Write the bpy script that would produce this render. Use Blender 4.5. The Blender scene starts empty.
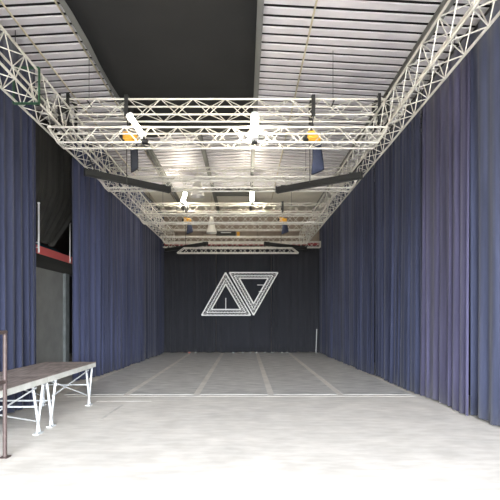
import bpy, bmesh, math, random
from mathutils import Vector, Matrix
R = math.radians
C = bpy.context.scene.collection
SC = bpy.context.scene
EYE = 1.7            # camera height above the floor

# ------------------------------------------------------------------ materials
def mat(name, col, rough=0.6, metal=0.0, noise=None, scale=8.0, stretch=None, bump=0.0, sheen=0.0,
        emit=None, estr=0.0, spec=0.5):
    m = bpy.data.materials.new(name); m.use_nodes = True
    nt = m.node_tree; b = nt.nodes['Principled BSDF']
    b.inputs['Base Color'].default_value = (*col, 1)
    b.inputs['Roughness'].default_value = rough
    b.inputs['Metallic'].default_value = metal
    b.inputs['Specular IOR Level'].default_value = spec
    if sheen:
        b.inputs['Sheen Weight'].default_value = sheen
        b.inputs['Sheen Roughness'].default_value = 0.5
    if emit:
        b.inputs['Emission Color'].default_value = (*emit, 1)
        b.inputs['Emission Strength'].default_value = estr
    if noise is not None or bump:
        tc = nt.nodes.new('ShaderNodeTexCoord'); mp = nt.nodes.new('ShaderNodeMapping')
        nz = nt.nodes.new('ShaderNodeTexNoise')
        nz.inputs['Scale'].default_value = scale; nz.inputs['Detail'].default_value = 6
        if stretch: mp.inputs['Scale'].default_value = stretch
        nt.links.new(tc.outputs['Object'], mp.inputs['Vector'])
        nt.links.new(mp.outputs['Vector'], nz.inputs['Vector'])
        if noise is not None:
            rp = nt.nodes.new('ShaderNodeValToRGB')
            rp.color_ramp.elements[0].position = 0.3; rp.color_ramp.elements[1].position = 0.7
            rp.color_ramp.elements[0].color = (*noise, 1); rp.color_ramp.elements[1].color = (*col, 1)
            nt.links.new(nz.outputs['Fac'], rp.inputs['Fac'])
            nt.links.new(rp.outputs['Color'], b.inputs['Base Color'])
        if bump:
            bp = nt.nodes.new('ShaderNodeBump'); bp.inputs['Strength'].default_value = bump
            bp.inputs['Distance'].default_value = 0.02
            nt.links.new(nz.outputs['Fac'], bp.inputs['Height'])
            nt.links.new(bp.outputs['Normal'], b.inputs['Normal'])
    return m

M = {}
M['alu'] = mat('aluminium', (0.66, 0.635, 0.58), 0.45, 0.25, noise=(0.54, 0.515, 0.46), scale=6)
M['white'] = mat('white_paint', (0.92, 0.91, 0.90), 0.5)
M['palepole'] = mat('dull_pole_paint', (0.42, 0.42, 0.42), 0.6)
M['blackmetal'] = mat('black_metal', (0.02, 0.02, 0.02), 0.5)
M['blackcloth'] = mat('black_cloth', (0.044, 0.043, 0.038), 0.95, noise=(0.032, 0.032, 0.029), scale=5, stretch=(1, 1, .15))
M['backcloth'] = mat('backdrop_cloth', (0.017, 0.018, 0.024), 0.95, noise=(0.012, 0.013, 0.018), scale=3, stretch=(2, 1, .2), sheen=0.1)
M['rail'] = mat('rail_cover', (0.012, 0.012, 0.011), 0.85)
M['deck'] = mat('roof_sheet', (0.70, 0.67, 0.69), 0.55, 0.15, noise=(0.60, 0.57, 0.60), scale=2)
M['cream'] = mat('cream_board', (0.74, 0.71, 0.63), 0.8, noise=(0.68, 0.65, 0.57), scale=1.5)
M['beam'] = mat('roof_beam_paint', (0.16, 0.16, 0.15), 0.6)
M['conduit'] = mat('conduit', (0.50, 0.44, 0.32), 0.6)
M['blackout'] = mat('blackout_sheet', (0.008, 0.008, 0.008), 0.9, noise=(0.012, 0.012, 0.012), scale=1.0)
M['wall'] = mat('block_wall', (0.30, 0.25, 0.20), 0.9, noise=(0.24, 0.19, 0.15), scale=3, bump=.3)
M['darkwall'] = mat('dark_wall', (0.06, 0.06, 0.058), 0.9, noise=(0.045, 0.045, 0.045), scale=3, bump=.3)
M['red'] = mat('red_paint', (0.97, 0.20, 0.19), 0.5)
M['redsteel'] = mat('red_steel', (0.30, 0.045, 0.05), 0.6)
M['lintel'] = mat('black_timber', (0.045, 0.045, 0.040), 0.8, noise=(0.07, 0.068, 0.06), scale=4, stretch=(1, .1, 1))
M['greypanel'] = mat('dark_grey_panel', (0.32, 0.32, 0.30), 0.8, noise=(0.26, 0.26, 0.245), scale=2.5)
M['greypost'] = mat('grey_post', (0.24, 0.26, 0.26), 0.8, noise=(0.15, 0.165, 0.165), scale=4)
M['teal'] = mat('teal_cloth', (0.02, 0.10, 0.13), 0.9, bump=.4, scale=10)
M['plywood'] = mat('worn_plywood', (0.32, 0.265, 0.24), 0.75, noise=(0.13, 0.10, 0.092), scale=5, stretch=(3, .6, 1), bump=.15)
M['galv'] = mat('galvanised_frame', (0.66, 0.66, 0.62), 0.5, 0.1, noise=(0.52, 0.52, 0.48), scale=6)
M['legwhite'] = mat('white_leg_paint', (0.52, 0.54, 0.55), 0.5)
M['rust'] = mat('brown_steel', (0.085, 0.06, 0.056), 0.55, 0.1, noise=(0.05, 0.032, 0.028), scale=12)
M['yellow'] = mat('hoist_yellow', (0.80, 0.40, 0.04), 0.5)
M['bagblue'] = mat('chain_bag_blue', (0.034, 0.042, 0.078), 0.9, noise=(0.022, 0.028, 0.055), scale=9, bump=.4)
M['bagblack'] = mat('chain_bag_black', (0.018, 0.02, 0.028), 0.9, bump=.4, scale=9)
M['bell'] = mat('spun_aluminium', (0.78, 0.76, 0.70), 0.4, 0.3)
M['glow'] = mat('lamp_glass', (1, 1, .95), 0.4, emit=(1.0, 0.90, 0.70), estr=105.0)
M['glowdim'] = mat('lamp_glass_dim', (1, 1, .95), 0.4, emit=(1.0, 0.90, 0.70), estr=18.0)
M['glowfar'] = mat('lamp_glass_far', (1, 1, .95), 0.4, emit=(1.0, 0.92, 0.74), estr=150.0)
M['green'] = mat('green_strap', (0.02, 0.07, 0.035), 0.8)
M['paper'] = mat('white_scrap', (0.42, 0.40, 0.39), 0.8)
M['pink'] = mat('pink_scrap', (0.65, 0.25, 0.22), 0.8)
M['tape'] = mat('pale_tape', (0.58, 0.55, 0.51), 0.7, noise=(0.44, 0.42, 0.39), scale=7)

def floor_mat():
    m = bpy.data.materials.new('concrete_floor'); m.use_nodes = True
    nt = m.node_tree; b = nt.nodes['Principled BSDF']; L = nt.links.new
    tc = nt.nodes.new('ShaderNodeTexCoord')
    def nz(scale, det, st):
        mp = nt.nodes.new('ShaderNodeMapping'); mp.inputs['Scale'].default_value = st
        n = nt.nodes.new('ShaderNodeTexNoise'); n.inputs['Scale'].default_value = scale; n.inputs['Detail'].default_value = det
        L(tc.outputs['Object'], mp.inputs['Vector']); L(mp.outputs['Vector'], n.inputs['Vector']); return n
    a = nz(1.6, 12, (1, 1, 1)); c = nz(5.0, 12, (.6, 1.8, 1))
    r1 = nt.nodes.new('ShaderNodeValToRGB')
    r1.color_ramp.elements[0].position = .3; r1.color_ramp.elements[1].position = .72
    r1.color_ramp.elements[0].color = (.60, .57, .53, 1); r1.color_ramp.elements[1].color = (.74, .70, .65, 1)
    r2 = nt.nodes.new('ShaderNodeValToRGB')
    r2.color_ramp.elements[0].position = .38; r2.color_ramp.elements[1].position = .62
    r2.color_ramp.elements[0].color = (.88, .87, .86, 1); r2.color_ramp.elements[1].color = (1.0, 1.0, 1.0, 1)
    mx = nt.nodes.new('ShaderNodeMixRGB'); mx.blend_type = 'MULTIPLY'; mx.inputs[0].default_value = 1
    L(a.outputs['Fac'], r1.inputs['Fac']); L(c.outputs['Fac'], r2.inputs['Fac'])
    L(r1.outputs['Color'], mx.inputs[1]); L(r2.outputs['Color'], mx.inputs[2])
    L(mx.outputs['Color'], b.inputs['Base Color'])
    b.inputs['Roughness'].default_value = .6; b.inputs['Specular IOR Level'].default_value = .3
    return m
M['floor'] = floor_mat()

def vinyl_mat():
    m = mat('scuffed_grey_vinyl', (0.60, 0.585, 0.56), 0.5, noise=(0.31, 0.302, 0.295), scale=7.5, stretch=(.3, 1.3, 1), spec=.4)
    return m
M['vinyl'] = vinyl_mat()

def cloth(name, col, k=0.42):
    col = tuple(c*q for c, q in zip(col, (.80, .80, .86)))
    return mat(name, col, 0.95, noise=tuple(c*k for c in col), scale=3.4, stretch=(1.6, 1.6, .07), sheen=0.15, spec=.1)

# ------------------------------------------------------------------ mesh helpers
def box(bm, c, s, rz=0.0, ry=0.0, rx=0.0):
    mt = Matrix.Translation(c) @ Matrix.Rotation(rz, 4, 'Z') @ Matrix.Rotation(ry, 4, 'Y') @ Matrix.Rotation(rx, 4, 'X')
    vs = [bm.verts.new(mt @ Vector((x*s[0]/2, y*s[1]/2, z*s[2]/2))) for x in (-1, 1) for y in (-1, 1) for z in (-1, 1)]
    for f in ((0,1,3,2), (4,6,7,5), (0,4,5,1), (2,3,7,6), (0,2,6,4), (1,5,7,3)):
        bm.faces.new([vs[i] for i in f])

def beam(bm, a, b, w, h, up=Vector((0, 0, 1))):
    a = Vector(a); b = Vector(b); d = (b-a).normalized()
    u = d.cross(up).normalized(); v = u.cross(d)
    q = []
    for p in (a, b):
        q += [bm.verts.new(p + u*sx*w/2 + v*sy*h/2) for sx, sy in ((-1,-1), (1,-1), (1,1), (-1,1))]
    for f in ((3,2,1,0), (4,5,6,7), (0,1,5,4), (1,2,6,5), (2,3,7,6), (3,0,4,7)):
        bm.faces.new([q[i] for i in f])

def tube(bm, a, b, r, n=6, caps=True, r2=None):
    a = Vector(a); b = Vector(b); d = b-a
    if d.length < 1e-6: return
    d.normalize(); r2 = r if r2 is None else r2
    up = Vector((0, 0, 1)) if abs(d.z) < .95 else Vector((1, 0, 0))
    u = d.cross(up).normalized(); v = d.cross(u)
    A, B = [], []
    for i in range(n):
        t = 2*math.pi*i/n; o = u*math.cos(t) + v*math.sin(t)
        A.append(bm.verts.new(a+o*r)); B.append(bm.verts.new(b+o*r2))
    for i in range(n):
        j = (i+1) % n
        bm.faces.new((A[i], A[j], B[j], B[i]))
    if caps:
        bm.faces.new(A[::-1]); bm.faces.new(B)

def lathe(bm, prof, n=24, c=(0, 0, 0)):
    rings = []
    for r, z in prof:
        rings.append([bm.verts.new((c[0]+r*math.cos(2*math.pi*i/n), c[1]+r*math.sin(2*math.pi*i/n), c[2]+z)) for i in range(n)])
    for a, b in zip(rings, rings[1:]):
        for i in range(n):
            j = (i+1) % n
            bm.faces.new((a[i], a[j], b[j], b[i]))
    return rings

def obj(name, bm, m, parent=None, smooth=False, bevel=0.0, solid=0.0):
    bmesh.ops.recalc_face_normals(bm, faces=bm.faces[:])
    me = bpy.data.meshes.new(name); bm.to_mesh(me); bm.free()
    me.materials.append(m)
    o = bpy.data.objects.new(name, me); C.objects.link(o)
    if smooth:
        for p in me.polygons: p.use_smooth = True
    if solid:
        s = o.modifiers.new('thickness', 'SOLIDIFY'); s.thickness = solid; s.offset = 0
    if bevel:
        s = o.modifiers.new('bevel', 'BEVEL'); s.width = bevel; s.segments = 2; s.limit_method = 'ANGLE'
    if parent:
        o.parent = parent
        o.matrix_parent_inverse = Matrix.Translation(-parent.location) if parent.type == 'EMPTY' else Matrix()
    return o

def tag(o, label, cat, group=None):
    o['label'] = label; o['category'] = cat
    if group: o['group'] = group
    return o
def thing(name, label, cat, loc=(0, 0, 0), group=None):
    o = bpy.data.objects.new(name, None); o.location = loc; o.empty_display_size = .2; C.objects.link(o)
    return tag(o, label, cat, group)
def struct(name, bm, m, **k):
    o = obj(name, bm, m, **k); o['kind'] = 'structure'; return o
B = bmesh.new

# ------------------------------------------------------------------ the building shell
XL, XR, YF, YB = -8.2, 4.9, -5.0, 20.7
RIDGE, SLOPE = 7.10, 0.055
def roof_z(x): return RIDGE - SLOPE*abs(x)

bm = B(); box(bm, ((XL+XR)/2, (YF+YB)/2 - 2, -.1), (XR-XL+.4, YB-YF+4.4, .2)); struct('floor', bm, M['floor'])
bm = B(); box(bm, (XL-.1, (YF+YB)/2, 3.55), (.2, YB-YF+.4, 7.1)); struct('wall_left', bm, M['darkwall'])
bm = B(); box(bm, (XR+.1, (YF+YB)/2, 3.55), (.2, YB-YF+.4, 7.1)); struct('wall_right', bm, M['darkwall'])
bm = B(); box(bm, ((XL+XR)/2, YB+.1, 3.6), (XR-XL, .2, 7.2)); struct('wall_back', bm, M['wall'])
# front wall behind the camera: a wide open loading door lets the daylight in
DX0, DX1, DH = -4.3, 4.3, 5.2
bm = B()
box(bm, ((XL+DX0)/2, YF-.1, 3.6), (DX0-XL, .2, 7.2)); box(bm, ((XR+DX1)/2, YF-.1, 3.6), (XR-DX1, .2, 7.2))
box(bm, ((DX0+DX1)/2, YF-.1, (DH+7.2)/2), (DX1-DX0, .2, 7.2-DH)); struct('wall_front', bm, M['darkwall'])

# roof of pale folded-edge metal planks with gaps, running across the hall; a black sheet above imitates shade between ribs
def planks(y0, y1, pitch, gap):
    bm = B(); y = y0
    while y+pitch-gap < y1:
        for s in (-1, 1):
            xe = XL-.1 if s < 0 else XR+.1
            prof = [(0, .03), (0, 0), (pitch-gap, 0), (pitch-gap, .03)]
            a = [bm.verts.new((0, y+p, roof_z(0)+z)) for p, z in prof]; b = [bm.verts.new((xe, y+p, roof_z(xe)+z)) for p, z in prof]
            for k in range(3): bm.faces.new((a[k], a[k+1], b[k+1], b[k]))
        y += pitch
    return bm
FLAT = 17.35
o = struct('ceiling', planks(YF-.2, FLAT, .245, .095), M['deck'])
# plain boarded end of the ceiling
bm = B()
for i in range(7):
    y0 = FLAT+.01+i*.48
    for s in (-1, 1):
        xe = XL-.1 if s < 0 else XR+.1
        q = [(0, y0), (xe, y0), (xe, y0+.465), (0, y0+.465)]
        lo = [bm.verts.new((x, y, roof_z(x))) for x, y in q]; hi = [bm.verts.new((x, y, roof_z(x)+.05)) for x, y in q]
        bm.faces.new(lo); bm.faces.new(hi[::-1])
        for k in range(4): bm.faces.new((lo[k], lo[(k+1) % 4], hi[(k+1) % 4], hi[k]))
struct('ceiling_board', bm, M['cream'])
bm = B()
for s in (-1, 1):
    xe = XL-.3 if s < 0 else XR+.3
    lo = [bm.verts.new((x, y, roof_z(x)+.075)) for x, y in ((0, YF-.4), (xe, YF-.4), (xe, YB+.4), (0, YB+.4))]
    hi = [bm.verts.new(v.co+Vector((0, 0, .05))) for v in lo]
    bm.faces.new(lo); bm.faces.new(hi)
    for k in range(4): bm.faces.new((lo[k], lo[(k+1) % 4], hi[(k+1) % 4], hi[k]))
struct('ceiling_membrane', bm, M['blackout'])  # black sheet added so the plank gaps look like shaded roof grooves
# long dark roof beams and thin conduits
for i, x in enumerate((-6.4, -4.75, -2.93, -1.30, 0.26, 3.3)):
    bm = B(); z = roof_z(x)-.012
    box(bm, (x, (YF+YB)/2, z-.01), (.11, YB-YF, .018)); box(bm, (x, (YF+YB)/2, z-.075), (.03, YB-YF, .13)); box(bm, (x, (YF+YB)/2, z-.15), (.11, YB-YF, .018))
    struct('trim_%d' % (i+1), bm, M['beam'])
for i, x in enumerate((-3.98, -3.12, 1.20)):
    bm = B(); tube(bm, (x, YF, roof_z(x)-.03), (x, FLAT+1.5, roof_z(x)-.03), .018)
    tag(obj('conduit', bm, M['conduit']), ('thin tan conduit along the roof sheets, leftmost one above the left truss',
        'thin tan conduit running beside the left edge of the black roof sheet', 'thin tan conduit along the roof on the right-hand side')[i], 'conduit')
# black sheet slung below the roof between two beams
bm = B()
n = 10
rows = []
for j in range(25):
    y = -4.5 + j*(11.75+4.5)/24
    rows.append([bm.verts.new((x, y, roof_z(x)-.20-.03*math.sin(j*1.7)-.02*math.sin(i*2.1+j)))
                 for i, x in enumerate([-2.87+k*(3.07)/n for k in range(n+1)])])
for a, b in zip(rows, rows[1:]):
    for i in range(n): bm.faces.new((a[i], a[i+1], b[i+1], b[i]))
tag(obj('blackout_sheet', bm, M['blackout'], smooth=True, solid=.01), 'large black blackout sheet slung under the near part of the roof', 'blackout sheet')
# dark hatch in the boarded ceiling
t = thing('roof_hatch', 'dark rectangular hatch in the cream boarded far ceiling', 'hatch', (-.7, 17.9, 6.98))
bm = B(); box(bm, (-.55, 17.85, roof_z(-.7)-.03), (1.5, .85, .04)); obj('hatch_panel', bm, M['beam'], t)
bm = B()
for s in (-1, 1):
    box(bm, (-.55+s*.78, 17.85, roof_z(-.7)-.03), (.06, .97, .07)); box(bm, (-.55, 17.85+s*.455, roof_z(-.7)-.03), (1.5, .06, .07))
obj('hatch_frame', bm, M['lintel'], t)
# red steel beam on the end wall
bm = B()
for dz in (-.11, .11): box(bm, (-.2, 20.55, 5.25+dz), (9.0, .16, .02))
box(bm, (-.2, 20.55, 5.25), (9.0, .02, .2))
tag(obj('steel_beam', bm, M['redsteel']), 'red steel beam across the end wall above the black back curtain', 'steel beam')

# ------------------------------------------------------------------ trusses
def truss(a, b, w, h, bay, label, group=None, taper=0.0, rc=.019, rb=.009, hang=None, name='truss', m='alu', splay=0.0):
    """Box truss whose bottom front chord axis runs a->b; w = horizontal depth, h = height."""
    a = Vector(a); b = Vector(b); L = (b-a).length; d = (b-a)/L
    u = Vector((-d.y, d.x, 0)); v = Vector((0, 0, 1))
    t = thing(name, label, 'truss', tuple((a+b)/2), group)
    def P(s, i, j): return a + d*s + u*(w*i) + v*(h*j)
    ins = lambda j: (taper if j == 0 else 0.0) + (splay if j == 1 else 0.0)
    for i in (0, 1):
        for j in (0, 1):
            bm = B(); tube(bm, P(ins(j), i, j), P(L-ins(j), i, j), rc, 8)
            obj('chord', bm, M[m], t, smooth=False)
    n = max(2, int(round((L-2*max(taper, splay))/bay)));
    if n % 2: n += 1
    off = max(taper, splay); st = (L-2*off)/n
    bm = B()
    for k in range(n):
        s0, s1 = off+k*st, off+(k+1)*st
        for i in (0, 1):      # the two upright faces
            j = (k+i) % 2
            tube(bm, P(s0, i, j), P(s1, i, 1-j), rb, 5, False)
        for j in (0, 1):      # top and bottom faces
            i = (k+j) % 2
            tube(bm, P(s0, i, j), P(s1, 1-i, j), rb, 5, False)
    obj('bracing', bm, M[m], t)
    for e in (0, 1):
        bm = B()
        s = [ins(j) if e == 0 else L-ins(j) for j in (0, 1)]
        c = [P(s[0], 0, 0), P(s[0], 1, 0), P(s[1], 1, 1), P(s[1], 0, 1)]
        for k in range(4): tube(bm, c[k], c[(k+1) % 4], rc*.9, 6)
        obj('end_frame', bm, M[m], t)
    if hang:
        for s, top in hang:
            bm = B(); p = P(s, .5, 1)
            tube(bm, P(s, 0, 1), P(s, 1, 1), rc*.7, 6)
            tube(bm, p, (p.x, p.y, top(p.x) if callable(top) else top), .006, 5)
            obj('hanger', bm, M['blackmetal'], t)
    return t
SB, ST = EYE+3.42, EYE+3.92          # side trusses: bottom and top
LO, LI = -3.63, -3.29                # left side truss, outer and inner chord
RI, RO = 2.53, 2.86                  # right side truss
rz = lambda x: roof_z(x)-.165
YS, YE = 0.6, 19.55
# a->b along +Y gives u = -X, so start on the inner side
truss((LI, YS, SB), (LI, YE, SB), LI-LO, ST-SB, .27, 'long aluminium truss running the length of the hall above the left curtains')
truss((RO, YS, SB), (RO, YE, SB), RO-RI, ST-SB, .27, 'long aluminium truss running the length of the hall above the right curtains')
UZ = ST+.045; UH = .30
ups = [(8.2, 'high aluminium cross truss nearest the front, lying on the side trusses'),
       (11.94, 'high aluminium cross truss, second from the front, above the two front dark rails'),
       (15.7, 'high aluminium cross truss, third from the front, with small hoists hanging below it'),
       (18.9, 'high aluminium cross truss farthest back, lying on the side trusses')]
for y, lb in ups:   # a->b along +X gives u = +Y
    truss((-3.85, y, UZ), (3.08, y, UZ), .30, UH, .31, lb, 'high cross trusses', hang=[(.75, roof_z), (5.6, roof_z)])
LZ = EYE+3.13; LH = .27
los = [(7.5, -3.52, 2.55, 'bright low cross truss nearest the front with slanted ends and work lamps'),
       (10.13, -3.55, 2.75, 'low cross truss, second from the front, behind the front dark rails'),
       (13.8, -3.55, 2.75, 'low cross truss, third from the front, in front of the small hoists'),
       (17.6, -3.55, 2.75, 'low cross truss farthest back, above the short splayed truss')]
for y, x0, x1, lb in los:
    truss((x0, y, LZ), (x1, y, LZ), .27, LH, .245, lb, 'low cross trusses', taper=.17, hang=[(.2, SB-.02), (x1-x0-.2, SB-.02)] if 1 else None)
truss((-2.85, 17.62, EYE+2.72), (2.25, 17.62, EYE+2.72), .24, .21, .22, 'short low truss with outward splayed ends in front of the back curtain',
      splay=.28, hang=[(.9, LZ), (4.2, LZ)])
truss((-4.0, 19.72, EYE+3.31), (3.55, 19.72, EYE+3.31), .26, .26, .26, 'truss across the far end carrying the black back curtain')

# black strap clamps where the front high truss sits on the side trusses
for x, lb in ((-3.49, 'black strap clamp tying the front high truss to the left side truss'),
              (2.73, 'black strap clamp tying the front high truss to the right side truss')):
    t = thing('truss_clamp', lb, 'clamp', (x, 8.2, ST))
    bm = B()
    for s in (-.12, .05):
        for y in (8.155, 8.545): box(bm, (x+s, y, (ST-.12+UZ+UH+.06)/2+.0), (.055, .03, UH+.28))
        box(bm, (x+s, 8.35, UZ+UH+.04), (.055, .42, .025)); box(bm, (x+s, 8.35, ST-.12), (.055, .42, .025))
    obj('strap', bm, M['blackmetal'], t)
    bm = B(); box(bm, (x-.02, 8.13, UZ+.05), (.14, .06, .12)); obj('ratchet', bm, M['blackmetal'], t, bevel=.01)
# green strap at the near end of left truss
bm = B()
y = 6.65
for xa, xb, z in ((LO, LI, SB), (LO, LI, ST)): box(bm, ((xa+xb)/2, y, z+(-.032 if z == SB else .032)), (xb-xa+.07, .06, .012))
for x in (LO-.032, LI+.032): box(bm, (x, y, (SB+ST)/2), (.012, .05, ST-SB+.07))
tag(obj('strap', bm, M['green']), 'green strap bound around the left side truss near the front', 'strap')

# ------------------------------------------------------------------ dark pivoting rails
def rail(a, b, label, top_a, top_b):
    t = thing('curtain_rail', label, 'rail', a, 'dark pivoting curtain rails')
    a = Vector(a); b = Vector(b); d = (b-a).normalized()
    bm = B(); beam(bm, a, b, .10, .13); obj('rail_tube', bm, M['rail'], t, bevel=.012)
    for p, q in ((a-d*.02, a), (b, b+d*.02)):
        bm = B(); beam(bm, p, q, .12, .15); obj('end_cap', bm, M['blackmetal'], t)
    bm = B(); beam(bm, a+Vector((0, 0, -.075)), b+Vector((0, 0, -.075)), .03, .02); obj('track', bm, M['blackmetal'], t)
    for p, tp in ((a+d*.2, top_a), (b-d*.15, top_b)):
        tp = tp if isinstance(tp, tuple) else (p.x, p.y, tp)
        bm = B(); tube(bm, p+Vector((0, 0, .065)), tp, .014); box(bm, (p.x, p.y, p.z+.07), (.12, .06, .03)); obj('hanger', bm, M['blackmetal'], t)
RZ = EYE+3.03
rail((-3.32, 8.75, RZ), (-1.80, 9.95, RZ), 'dark rail angled out from the front of the left side truss', (-3.32, 8.9, SB), (-1.9, 10.13, LZ))
rail((2.47, 8.94, RZ), (.77, 9.98, RZ), 'dark rail angled out from the front of the right side truss', (2.56, 9.05, SB), (.9, 10.13, LZ))
rail((-3.55, 18.8, RZ), (-1.56, 17.2, RZ), 'small dark rail at the far left in front of the back curtain', SB, (-1.7, 17.6, LZ))
rail((2.66, 18.35, RZ), (.82, 17.2, RZ), 'small dark rail at the far right in front of the back curtain', SB, (.95, 17.6, LZ))

# ------------------------------------------------------------------ hoists
def hoist(x, y, zt, zh, label, bagm, bw, bl, s=1.0):
    """chain hoist hanging from a high truss: zt = truss underside, zh = body centre"""
    t = thing('chain_hoist', label, 'hoist', (x, y, zh), 'chain hoists')
    bm = B()
    for yy in (y-.19, y+.19): box(bm, (x, yy, zt+UH/2+.01), (.075, .012, UH+.12))
    box(bm, (x, y, zt+UH+.06), (.075, .392, .012))
    for sg in (-1, 1): beam(bm, (x, y+sg*.19, zt-.04), (x, y+sg*.03, zt-.16), .075, .012, Vector((1, 0, 0)))
    obj('sling', bm, M['blackmetal'], t)
    bm = B(); tube(bm, (x, y, zt-.13), (x, y, zh+.09), .016, 8)
    tube(bm, (x, y, zt-.17), (x, y, zt-.11), .035, 10); obj('hook', bm, M['blackmetal'], t)
    bm = B(); tube(bm, (x-.07, y, zh), (x+.17, y, zh), .085, 16); box(bm, (x-.02, y, zh+.03), (.16, .17, .15)); obj('motor_body', bm, M['yellow'], t, bevel=.012)
    bm = B(); tube(bm, (x-.17, y, zh), (x-.07, y, zh), .078, 16); obj('end_cap', bm, M['blackmetal'], t, bevel=.012)
    bm = B(); tube(bm, (x-.04, y, zh-.08), (x-.04, y, zh-.9), .009, 6); obj('chain', bm, M['blackmetal'], t)
    # cloth chain bag on two straps
    bx = x+.10
    bm = B(); top = zh-.17
    for sx in (-1, 1): beam(bm, (bx+sx*.02, y, zh-.07), (bx+sx*bw*.38, y, top+.02), .03, .008, Vector((0, 1, 0)))
    bag_straps = bm
    bm = B(); rings = []; nn = 20
    for k in range(9):
        f = k/8; ww = bw*(.36+.18*f if bw > .2 else .47); dd = bw*(.26+.10*math.sin(f*math.pi)); zz = top-bl*f
        ring = []
        for i in range(nn):
            an = 2*math.pi*i/nn; wob = 1+.06*math.sin(3*an+f*4)
            ring.append(bm.verts.new((bx+ww*math.cos(an)*wob+.02*f, y+dd*math.sin(an)*wob, zz+(.05*math.cos(an) if k == 8 else 0))))
        rings.append(ring)
    for a, b in zip(rings, rings[1:]):
        for i in range(nn): bm.faces.new((a[i], a[(i+1) % nn], b[(i+1) % nn], b[i]))
    bm.faces.new(rings[-1])
    bag = obj('chain_bag', bm, M[bagm], t, smooth=True)
    obj('strap', bag_straps, M[bagm], bag).matrix_parent_inverse = Matrix.Translation(-Vector(t.location))
    bag.children[0].matrix_parent_inverse = bag.matrix_parent_inverse.inverted() @ bag.matrix_parent_inverse
hoist(-2.31, 8.35, UZ, EYE+3.56, 'yellow chain hoist with a black bag, front left, below the front high truss', 'bagblack', .16, .46)
hoist(1.33, 8.35, UZ, EYE+3.58, 'yellow chain hoist with a large blue bag, front right, below the front high truss', 'bagblue', .24, .52)
hoist(-2.20, 15.85, UZ, EYE+3.66, 'small yellow chain hoist far back on the left, below the third high truss', 'bagblue', .24, .30)
hoist(1.40, 15.85, UZ, EYE+3.66, 'small yellow chain hoist far back on the right, below the third high truss', 'bagblue', .26, .30)

# ------------------------------------------------------------------ lamps
def worklamp(p, tilt, label, clamp, glass='glow'):
    x, y, z = p
    t = thing('work_lamp', label, 'lamp', clamp, 'bright work lamps')
    ax = Vector((math.sin(tilt), 0, math.cos(tilt))); c = Vector(p)
    bm = B(); tube(bm, c-ax*.17, c+ax*.17, .045 if glass == 'glowdim' else .062, 16); obj('lamp_glass', bm, M[glass], t, smooth=False, bevel=.02)
    bm = B(); tube(bm, c+ax*.17, c+ax*.22, .07, 16); obj('lamp_cap', bm, M['white'], t, bevel=.01)
    bm = B(); tube(bm, c-ax*.24, c-ax*.17, .07, 16); obj('lamp_base', bm, M['white'], t, bevel=.01)
    bm = B(); q = c-ax*.22; cl = Vector(clamp); tube(bm, q, cl, .02, 8); box(bm, cl, (.10, .09, .07)); obj('bracket', bm, M['blackmetal'], t)
worklamp((-1.91, 7.36, EYE+3.37), -.6, 'glowing work lamp leaning on the front low truss, left of the middle', (-1.78, 7.47, LZ), 'glowdim')
worklamp((.17, 7.36, EYE+3.36), 0, 'glowing upright work lamp on the middle of the front low truss', (.17, 7.47, LZ))
worklamp((-2.25, 15.48, EYE+4.42), .3, 'glowing work lamp on the third high truss, on the left', (-2.30, 15.68, UZ+UH), 'glowfar')
worklamp((.26, 15.48, EYE+4.45), 0, 'glowing work lamp on the third high truss, near the middle', (.26, 15.68, UZ+UH), 'glowfar')

def highbay(x, y, z, s, label):
    t = thing('pendant_lamp', label, 'pendant lamp', (x, y, z), 'bell shaped pendant lamps')
    bm = B(); lathe(bm, [(.09*s, .42*s), (.115*s, .38*s), (.135*s, .22*s), (.19*s, -.02*s), (.245*s, -.20*s), (.255*s, -.22*s), (.24*s, -.20*s), (.185*s, -.02*s), (.12*s, .22*s)], 28, (x, y, z))
    obj('lamp_shade', bm, M['bell'], t, smooth=True)
    bm = B(); rg = lathe(bm, [(.02*s, .58*s), (.085*s, .56*s), (.09*s, .42*s), (.05*s, .40*s)], 20, (x, y, z)); bm.faces.new(rg[0]); bm.faces.new(rg[-1])
    obj('ballast_housing', bm, M['bell'], t, smooth=True)
    bm = B(); rg = lathe(bm, [(.03*s, .20*s), (.07*s, .08*s), (.06*s, -.04*s), (.01*s, -.09*s)], 16, (x, y, z)); obj('bulb', bm, M['white'], t, smooth=True)
    bm = B(); tube(bm, (x, y, z+.56*s), (x, y, roof_z(x)-.0), .008, 6); obj('cable', bm, M['conduit'], t)
highbay(-1.66, 14.7, 6.15, 1.0, 'pale bell shaped pendant lamp hanging below the roof, the nearer one')
highbay(-1.47, 18.45, 5.62, .95, 'pale bell shaped pendant lamp low at the far end, the farther one')
# items on the end wall
t = thing('wall_heater', 'long dark heater box mounted high on the end wall', 'heater', (-.9, 20.5, 5.83))
bm = B(); box(bm, (-.93, 20.60, 5.83), (.95, .18, .24)); obj('heater_body', bm, M['lintel'], t, bevel=.02)
bm = B(); box(bm, (-.93, 20.505, 5.85), (.5, .012, .05)); obj('grille', bm, M['galv'], t)
bm = B(); box(bm, (-.33, 20.63, 5.80), (.14, .12, .20)); tag(obj('junction_box', bm, M['yellow'], bevel=.01), 'small yellow box high on the end wall beside the dark heater', 'box')

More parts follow.
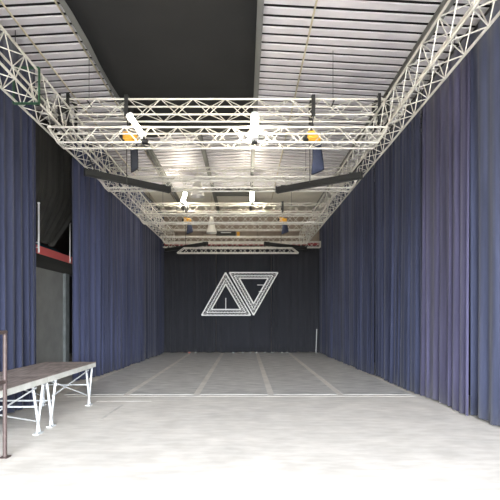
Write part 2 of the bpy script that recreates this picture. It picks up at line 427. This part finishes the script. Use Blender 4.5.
# ------------------------------------------------------------------ curtains
def path_at(pts, s):
    for a, b in zip(pts, pts[1:]):
        a = Vector((*a, 0)); b = Vector((*b, 0)); L = (b-a).length
        if s <= L or (b.x, b.y) == pts[-1]:
            f = min(max(s/L, 0), 1.0); return a.lerp(b, f), (b-a)/L
        s -= L
    return b, (b-a)/L
def curtain(pts, z0, z1, seed, m, label, group, amp=.05, fold=(.06, .17), rows=10, hem=None, name='stage_curtain', parts=True):
    rnd = random.Random(seed)
    L = sum((Vector((*b, 0))-Vector((*a, 0))).length for a, b in zip(pts, pts[1:]))
    # irregular pleats: every pleat has its own width, depth and drift
    samples = []; s = 0; sgn = 1
    while s < L-.02:
        wd = min(rnd.uniform(*fold)*rnd.choice((.7, 1, 1, 1.5)), L-s)
        if L-s-wd < .06: wd = L-s
        am = amp*rnd.uniform(.35, 1.25); ph = rnd.uniform(-1, 1); sk = rnd.uniform(.32, .68)
        for k in range(8):
            f = k/8
            g = f/sk*.5 if f < sk else .5+(f-sk)/(1-sk)*.5
            samples.append((s+wd*f, sgn*am*math.sin(g*math.pi)**.85, ph))
        s += wd; sgn = -sgn
    samples.append((L, 0, 0))
    bm = B(); grid = []
    big = [rnd.uniform(0, 6.28) for _ in range(3)]
    for r in range(rows+1):
        v = r/rows; line = []
        for s, dsp, ph in samples:
            p, d = path_at(pts, s); nrm = Vector((-d.y, d.x, 0))
            k = .45+.65*v+.05*math.sin(5*v+ph*3)
            off = dsp*k + .022*v*math.sin(s*2.3+big[0]) + .015*math.sin(s*.9+v*2+big[1])
            sh = .018*math.sin(3*v+ph*2)*v
            q = p + nrm*off + d*(sh if 0.05 < s < L-.05 else 0)
            zb = z0 + .012*math.sin(s*3.1+big[2]) + .010*math.sin(s*11+seed)
            line.append(bm.verts.new((q.x, q.y, z1+(zb-z1)*v)))
        grid.append(line)
    for a, b in zip(grid, grid[1:]):
        for i in range(len(a)-1): bm.faces.new((a[i], a[i+1], b[i+1], b[i]))
    p0 = pts[0]
    t = thing(name, label, 'curtain', (p0[0], p0[1], z0), group)
    obj('cloth', bm, m, t, smooth=True, solid=.006)
    bm = B()
    for a, b in zip(pts, pts[1:]): tube(bm, (*a, z1+.02), (*b, z1+.02), .024, 8)
    obj('top_rail', bm, M['blackmetal'], t)
    n = max(2, int(L/1.4))
    for k in range(n):
        p, d = path_at(pts, L*(k+.5)/n)
        bm = B(); tube(bm, (p.x, p.y, z1+.02), (p.x, p.y, roof_z(p.x)), .007, 5); obj('drop_wire', bm, M['blackmetal'], t)
    return t
navy = cloth('navy_cloth', (0.072, 0.082, 0.142)); navy2 = cloth('navy_cloth_cool', (0.060, 0.069, 0.118))
purp = cloth('faded_violet_cloth', (0.108, 0.103, 0.172)); slate = cloth('slate_blue_cloth', (0.090, 0.103, 0.165))
dnavy = cloth('deep_navy_cloth', (0.056, 0.064, 0.108))
CT = EYE+4.90
g = 'navy side curtains'
curtain([(3.95, 7.42), (3.91, 6.9), (3.90, .2), (3.9, -3)], .02, CT, 3, slate, 'slate blue curtain nearest the camera on the right', g, amp=.055, fold=(.09, .24))
curtain([(3.88, 9.25), (3.85, 8.9), (3.85, 7.20)], .02, CT, 5, purp, 'violet-tinged curtain on the right, second from the camera', g, amp=.05)
curtain([(3.79, 12.3), (3.79, 11.9), (3.81, 9.12)], .02, CT, 8, navy2, 'dark navy curtain on the right, third from the camera', g, amp=.05)
curtain([(3.68, 16.0), (3.65, 15.6), (3.74, 12.2)], .02, CT, 11, dnavy, 'dark navy curtain on the right, fourth from the camera', g, amp=.045)
curtain([(3.55, 20.0), (3.66, 15.92)], .02, CT, 13, dnavy, 'dark navy curtain at the far end of the right side, touching the back corner', g, amp=.04)
curtain([(-4.12, -3), (-4.12, 1.5), (-4.14, 8.27)], .02, CT, 21, dnavy, 'navy curtain at the near left behind the platform', g, amp=.05)
curtain([(-4.56, 11.05), (-4.42, 11.5), (-4.16, 12.3), (-4.12, 13.2)], .02, CT, 23, navy, 'navy curtain on the left just beyond the dark opening', g, amp=.05)
curtain([(-4.12, 13.22), (-4.0, 16.6)], .02, CT, 27, navy, 'navy curtain in the middle of the far left side', g, amp=.045)
curtain([(-4.0, 16.62), (-3.86, 20.0)], .02, CT, 29, dnavy, 'navy curtain at the far end of the left side, touching the back corner', g, amp=.04)
g2 = 'black back curtains'
curtain([(-3.9, 20.2), (-1.4, 20.22)], .03, EYE+3.42, 31, M['backcloth'], 'black back curtain panel left of the triangle sign', g2, amp=.045, fold=(.09, .2))
curtain([(-1.38, 20.22), (1.25, 20.22)], .03, EYE+3.42, 33, M['backcloth'], 'black back curtain panel behind the triangle sign', g2, amp=.03, fold=(.12, .3))
curtain([(1.27, 20.22), (3.6, 20.2)], .03, EYE+3.42, 37, M['backcloth'], 'black back curtain panel right of the triangle sign', g2, amp=.045, fold=(.09, .2))

# ------------------------------------------------------------------ opening on the left: gallery, drape
GX = -5.35
t = thing('gallery', 'dark timber gallery with a red edge seen through the opening on the left', 'gallery', (GX, 11.5, 0))
bm = B(); box(bm, (GX, 11.8, 3.455), (.06, 5.2, .21)); obj('fascia', bm, M['red'], t)['label'] = 'bright red fascia board'
bm = B(); box(bm, (GX-.05, 11.8, 3.17), (.14, 5.2, .35)); obj('lintel', bm, M['lintel'], t)
bm = B(); box(bm, (GX-1.38, 11.8, 3.42), (2.6, 5.2, .1)); obj('gallery_floor', bm, M['lintel'], t)
bm = B(); box(bm, (GX-.02, 10.8, 1.50), (.05, 3.05, 2.99)); obj('wall_panel', bm, M['greypanel'], t)
bm = B(); box(bm, (GX+.0, 12.47, 1.5), (.16, .26, 2.99)); obj('post', bm, M['greypost'], t)
for y, zt in ((12.72, 4.55),):
    bm = B(); tube(bm, (GX+.05, y, 3.36), (GX+.05, y, zt), .021, 10); tube(bm, (GX+.05, y, zt), (GX+.05, y, zt+.02), .028, 10)
    p = obj('rail_post', bm, M['white'], t); p['label'] = 'white upright rail post'
bm = B(); tube(bm, (-5.0, 10.18, 3.27), (-5.0, 10.18, 4.46), .022, 10); tube(bm, (-5.0, 10.18, 4.46), (-5.0, 10.18, 4.49), .03, 10)
for z in (3.40, 3.52): tube(bm, (-5.0, 10.18, z), (GX+.02, 10.18, z), .012, 8)
obj('rail_post', bm, M['white'], t)['label'] = 'white upright rail post'
bm = B(); box(bm, (GX-2.7, 11.8, 5.2), (.06, 5.2, 3.5)); obj('back_panel', bm, M['blackcloth'], t)
# folded teal cloth lying on the gallery
bm = B(); rows = []
for i in range(13):
    f = i/12; y = 11.2+1.5*f; ring = []
    hh = .20+.10*math.sin(f*math.pi)+.03*math.sin(9*f)
    for k in range(10):
        a = math.pi*k/9; ring.append(bm.verts.new((GX-.40+.28*math.cos(a), y, 3.475+hh*math.sin(a)**.7)))
    rows.append(ring)
for a, b in zip(rows, rows[1:]):
    for k in range(9): bm.faces.new((a[k], a[k+1], b[k+1], b[k]))
    bm.faces.new((a[0], b[0], b[9], a[9]))
bm.faces.new(rows[0]); bm.faces.new(rows[-1])
tag(obj('folded_cloth', bm, M['teal'], smooth=True), 'folded teal cloth lying on the dark gallery behind the red edge', 'cloth')
# black drape, pulled aside at its lower far corner
bm = B(); rows = []; rnd = random.Random(4); NC = 90
phs = [rnd.uniform(-.4, .4) for _ in range(NC+1)]
DXP = -5.12
for r in range(25):
    v = r/24; z = 6.75+(3.60-6.75)*v
    far = 12.95 if z > 5.1 else 12.95-1.75*((5.1-z)/1.5)**1.15
    near = 8.6
    row = []
    for i in range(NC+1):
        f = i/NC; y = near+(far-near)*f
        x = DXP + .05*math.sin(i*1.25+phs[i])*(.5+.6*v) + .03*math.sin(i*.37)
        row.append(bm.verts.new((x, y, z + .10*(1-f)*v*0 + (.03*math.sin(i*.5) if r == 24 else 0))))
    rows.append(row)
for a, b in zip(rows, rows[1:]):
    for i in range(NC): bm.faces.new((a[i], a[i+1], b[i+1], b[i]))
t = thing('drape', 'black drape pulled aside above the red gallery edge on the left', 'curtain', (DXP, 11, 3.6))
obj('cloth', bm, M['blackcloth'], t, smooth=True, solid=.006)
bm = B(); tube(bm, (DXP, 8.5, 6.76), (DXP, 13.0, 6.76), .024, 8); obj('top_rail', bm, M['blackmetal'], t)

# ------------------------------------------------------------------ triangle sign made of truss
def tri(pts, label, bars):
    """pts in metres on the plane y=YT; triangular-section truss along the three sides"""
    YT = 19.93; cx = sum(p[0] for p in pts)/3; cz = sum(p[1] for p in pts)/3
    t = thing('triangle_sign', label, 'sign', (cx, YT, cz), 'white truss triangles on the back curtain')
    inc = None
    def inset(d):
        # offset each side inward by d
        n = len(pts); lines = []
        for i in range(3):
            a = Vector(pts[i]); b = Vector(pts[(i+1) % 3]); e = (b-a).normalized(); nn = Vector((-e.y, e.x))
            if (Vector((cx, cz))-a).dot(nn) < 0: nn = -nn
            lines.append((a+nn*d, e))
        out = []
        for i in range(3):
            p, e = lines[i-1]; q, g_ = lines[i]
            den = e.x*g_.y-e.y*g_.x; s = ((q-p).x*g_.y-(q-p).y*g_.x)/den
            out.append(p+e*s)
        return out
    W = .27
    o, mdl, inn = inset(.0), inset(W/2), inset(W)
    def V(p, dy=0): return Vector((p.x, YT+dy, p.y))
    for ring, dy in ((o, 0), (mdl, .16), (inn, 0)):
        for i in range(3):
            bm = B(); tube(bm, V(ring[i], dy), V(ring[(i+1) % 3], dy), .030 if dy == 0 else .020, 8); obj('chord', bm, M['white'], t)
    bm = B()
    for i in range(3):
        L = (o[(i+1) % 3]-o[i]).length; n = int(L/.19)
        for k in range(n):
            f0, f1 = k/n, (k+1)/n
            A = o[i].lerp(o[(i+1) % 3], f0); Bm = mdl[i].lerp(mdl[(i+1) % 3], (f0+f1)/2); A2 = o[i].lerp(o[(i+1) % 3], f1)
            I = inn[i].lerp(inn[(i+1) % 3], f0); I2 = inn[i].lerp(inn[(i+1) % 3], f1)
            for p, q in ((V(A), V(Bm, .16)), (V(Bm, .16), V(A2)), (V(I), V(Bm, .16)), (V(Bm, .16), V(I2))): tube(bm, p, q, .007, 5, False)
    obj('bracing', bm, M['white'], t)
    for a, b in bars:
        bm = B(); tube(bm, (a[0], YT, a[1]), (b[0], YT, b[1]), .018, 6); obj('bar', bm, M['white'], t)
    for i, p in enumerate(sorted(pts, key=lambda q: -q[1])[:1 if pts[0][1] > pts[1][1]+.5 else 2]):
        bm = B(); tube(bm, (p[0], YT+.02, p[1]), (p[0], YT+.02, EYE+3.33), .004, 4); obj('wire', bm, M['blackmetal'], t)
k = 19.93/420
def W(px, py): return ((px-245)*k, EYE+(317.5-py)*k)
tri([W(225.6, 272.6), W(201.6, 315.2), W(250.6, 315.2)], 'white truss triangle pointing up on the black back curtain', [(W(225.8, 298), W(225.8, 310.5))])
tri([W(229.4, 272.6), W(277.9, 272.6), W(253.6, 315.2)], 'white truss triangle pointing down on the black back curtain',
    [(W(257.2, 285), W(265.5, 285)), (W(258.8, 291.5), W(262.5, 291.5))])

# ------------------------------------------------------------------ floor covering, tape, scraps
xs = [(-3.98, -2.67), (-2.53, -1.14), (-1.00, .50), (.64, 2.03), (2.17, 3.66)]
names = ['grey vinyl floor strip farthest left, along the left curtains', 'grey vinyl floor strip, second from the left curtains',
         'middle grey vinyl floor strip, in line with the triangle sign', 'grey vinyl floor strip, second from the right curtains',
         'grey vinyl floor strip farthest right, along the right curtains']
for (x0, x1), lb in zip(xs, names):
    bm = B(); box(bm, ((x0+x1)/2, (9.25+20.05)/2, .003), (x1-x0, 20.05-9.25, .006))
    tag(obj('floor_strip', bm, M['vinyl']), lb, 'floor strip', 'grey vinyl floor strips')
bm = B(); box(bm, (-.08, 9.12, .002), (7.5, .13, .004)); tag(obj('floor_tape', bm, M['tape']), 'long pale tape across the front edge of the grey floor strips', 'tape')
bm = B(); beam(bm, (-2.40, 7.0, .002), (-2.38, 8.15, .002), .05, .004); tag(obj('floor_tape', bm, M['tape']), 'short pale tape on the concrete in front of the platform', 'tape')
bm = B(); beam(bm, (-3.0, 8.55, .002), (-1.9, 8.55, .002), .05, .004); tag(obj('floor_tape', bm, M['tape']), 'pale tape on the concrete behind the far platform leg', 'tape')
rnd = random.Random(2)
for i, (x, mm) in enumerate([(-2.65, 'pink'), (-2.35, 'paper'), (-.55, 'paper'), (-.1, 'paper'), (.25, 'paper'), (.55, 'paper'), (.95, 'paper'), (1.3, 'paper'), (1.75, 'paper'), (2.0, 'paper')]):
    bm = B(); bmesh.ops.create_icosphere(bm, subdivisions=2, radius=.035)
    for v in bm.verts:
        v.co *= rnd.uniform(.7, 1.2); v.co.x *= 1.7; v.co.z = max(v.co.z*.9, -.03); v.co += Vector((x, 19.95, .030))
    if i == 0: tag(obj('scrap', bm, M['pink']), 'crumpled pink scrap on the floor at the foot of the back curtain', 'scrap')
    else: tag(obj('scrap', bm, M['paper']), 'crumpled white scrap on the floor at the foot of the back curtain', 'scrap', 'white scraps along the back curtain')
bm = B(); tube(bm, (3.36, 19.9, .0), (3.42, 20.02, 1.15), .022, 10); tag(obj('pole', bm, M['palepole']), 'short white pole leaning in the far right corner', 'pole')  # daylight leaking in at the corner, painted as a solid pale strip

# ------------------------------------------------------------------ stage platforms
PX0, PX1, PT = -3.96, -2.96, .82
def platform(y0, y1, label):
    t = thing('stage_platform', label, 'platform', ((PX0+PX1)/2, (y0+y1)/2, 0), 'stage platforms')
    cx, cy = (PX0+PX1)/2, (y0+y1)/2
    bm = B(); box(bm, (cx, cy, PT-.006), (PX1-PX0-.004, y1-y0, .012)); obj('deck_board', bm, M['plywood'], t)
    bm = B()
    for x in (PX0+.0225, PX1-.0225): box(bm, (x, cy, PT-.0555), (.045, y1-y0, .085))
    for y in (y0+.0225, y1-.0225): box(bm, (cx, y, PT-.0555), (PX1-PX0-.09, .045, .085))
    obj('edge_frame', bm, M['galv'], t, bevel=.006)
    for sx, x in ((1, PX1-.06), (-1, PX0+.06)):
        for e, ye in ((1, y0), (-1, y1)):
            bm = B()
            tube(bm, (x, ye+e*.05, PT-.09), (x, ye+e*.235, .02), .019, 10)
            tube(bm, (x, ye+e*.36, PT-.09), (x, ye+e*.165, .02), .019, 10)
            leg = obj('leg', bm, M['legwhite'], t)
            bm = B(); box(bm, (x, ye+e*.20, .01), (.08, .16, .02)); f = obj('foot_plate', bm, M['legwhite'], leg)
            f.matrix_parent_inverse = Matrix()
    for x in (PX1-.06, PX0+.06):
        a0, a1 = y0+.30, y1-.30
        bm = B()
        tube(bm, (x, a0-.08, PT-.12), (x, a1+.04, .20), .011, 8); tube(bm, (x+.023, a1, PT-.13), (x+.023, a0-.1, .48), .011, 8)
        obj('side_brace', bm, M['legwhite'], t)
    for ye in (y0+.22, y1-.22):
        bm = B(); tube(bm, (PX0+.06, ye, .40), (PX1-.06, ye, .40), .013, 8); obj('end_brace', bm, M['legwhite'], t)
    return t
platform(6.345, 8.34, 'grey-brown stage platform on white legs, the far one of two')
platform(4.34, 6.335, 'grey-brown stage platform on white legs at the near left edge, beside the brown post')
t = thing('guard_rail', 'brown steel guard rail post at the left edge in front of the platform', 'guard rail', (-2.915, 5.1, 0))
GXR = -2.915
for y in (5.1, 4.05):
    bm = B(); tube(bm, (GXR, y, 0.01), (GXR, y, 1.52), .024, 12); obj('post', bm, M['rust'], t)
    bm = B(); box(bm, (GXR, y, .006), (.10, .10, .012)); obj('base_plate', bm, M['rust'], t)
for z in (1.52, .92):
    bm = B(); tube(bm, (GXR, 5.12, z), (GXR, 4.03, z), .024, 12); obj('rail', bm, M['rust'], t)

# ------------------------------------------------------------------ camera, light, view
cam = bpy.data.cameras.new('camera'); co = bpy.data.objects.new('camera', cam); C.objects.link(co)
co.location = (0, 0, EYE); co.rotation_euler = (R(90), 0, 0)
cam.sensor_width = 36; cam.lens = 420*36/500; cam.shift_x = .01; cam.shift_y = .135; cam.clip_start = .05
SC.camera = co

w = bpy.data.worlds.new('sky'); SC.world = w; w.use_nodes = True
bg = w.node_tree.nodes['Background']; bg.inputs[0].default_value = (.90, .95, 1.0, 1); bg.inputs[1].default_value = 26.0
wt = w.node_tree; tc = wt.nodes.new('ShaderNodeTexCoord'); sx = wt.nodes.new('ShaderNodeSeparateXYZ'); rp = wt.nodes.new('ShaderNodeValToRGB')
wt.links.new(tc.outputs['Generated'], sx.inputs[0]); wt.links.new(sx.outputs['Z'], rp.inputs['Fac']); wt.links.new(rp.outputs['Color'], bg.inputs[0])
rp.color_ramp.elements[0].position = 0.0; rp.color_ramp.elements[0].color = (.20, .195, .18, 1)     # paved yard below the horizon
rp.color_ramp.elements[1].position = 0.03; rp.color_ramp.elements[1].color = (.90, .95, 1.0, 1)
la = bpy.data.lights.new('door_daylight', 'AREA'); la.shape = 'RECTANGLE'; la.size = DX1-DX0; la.size_y = DH
la.cycles.is_portal = True
lo = bpy.data.objects.new('door_daylight', la); C.objects.link(lo)
lo.location = ((DX0+DX1)/2, YF-.2, DH/2); lo.rotation_euler = (R(90), 0, 0)

SC.view_settings.view_transform = 'Standard'; SC.view_settings.look = 'None'
SC.view_settings.gamma = 1; SC.view_settings.use_curve_mapping = False
SC.view_settings.exposure = 1.2
SC.cycles.use_denoising = True
SC.cycles.max_bounces = 8; SC.cycles.diffuse_bounces = 5
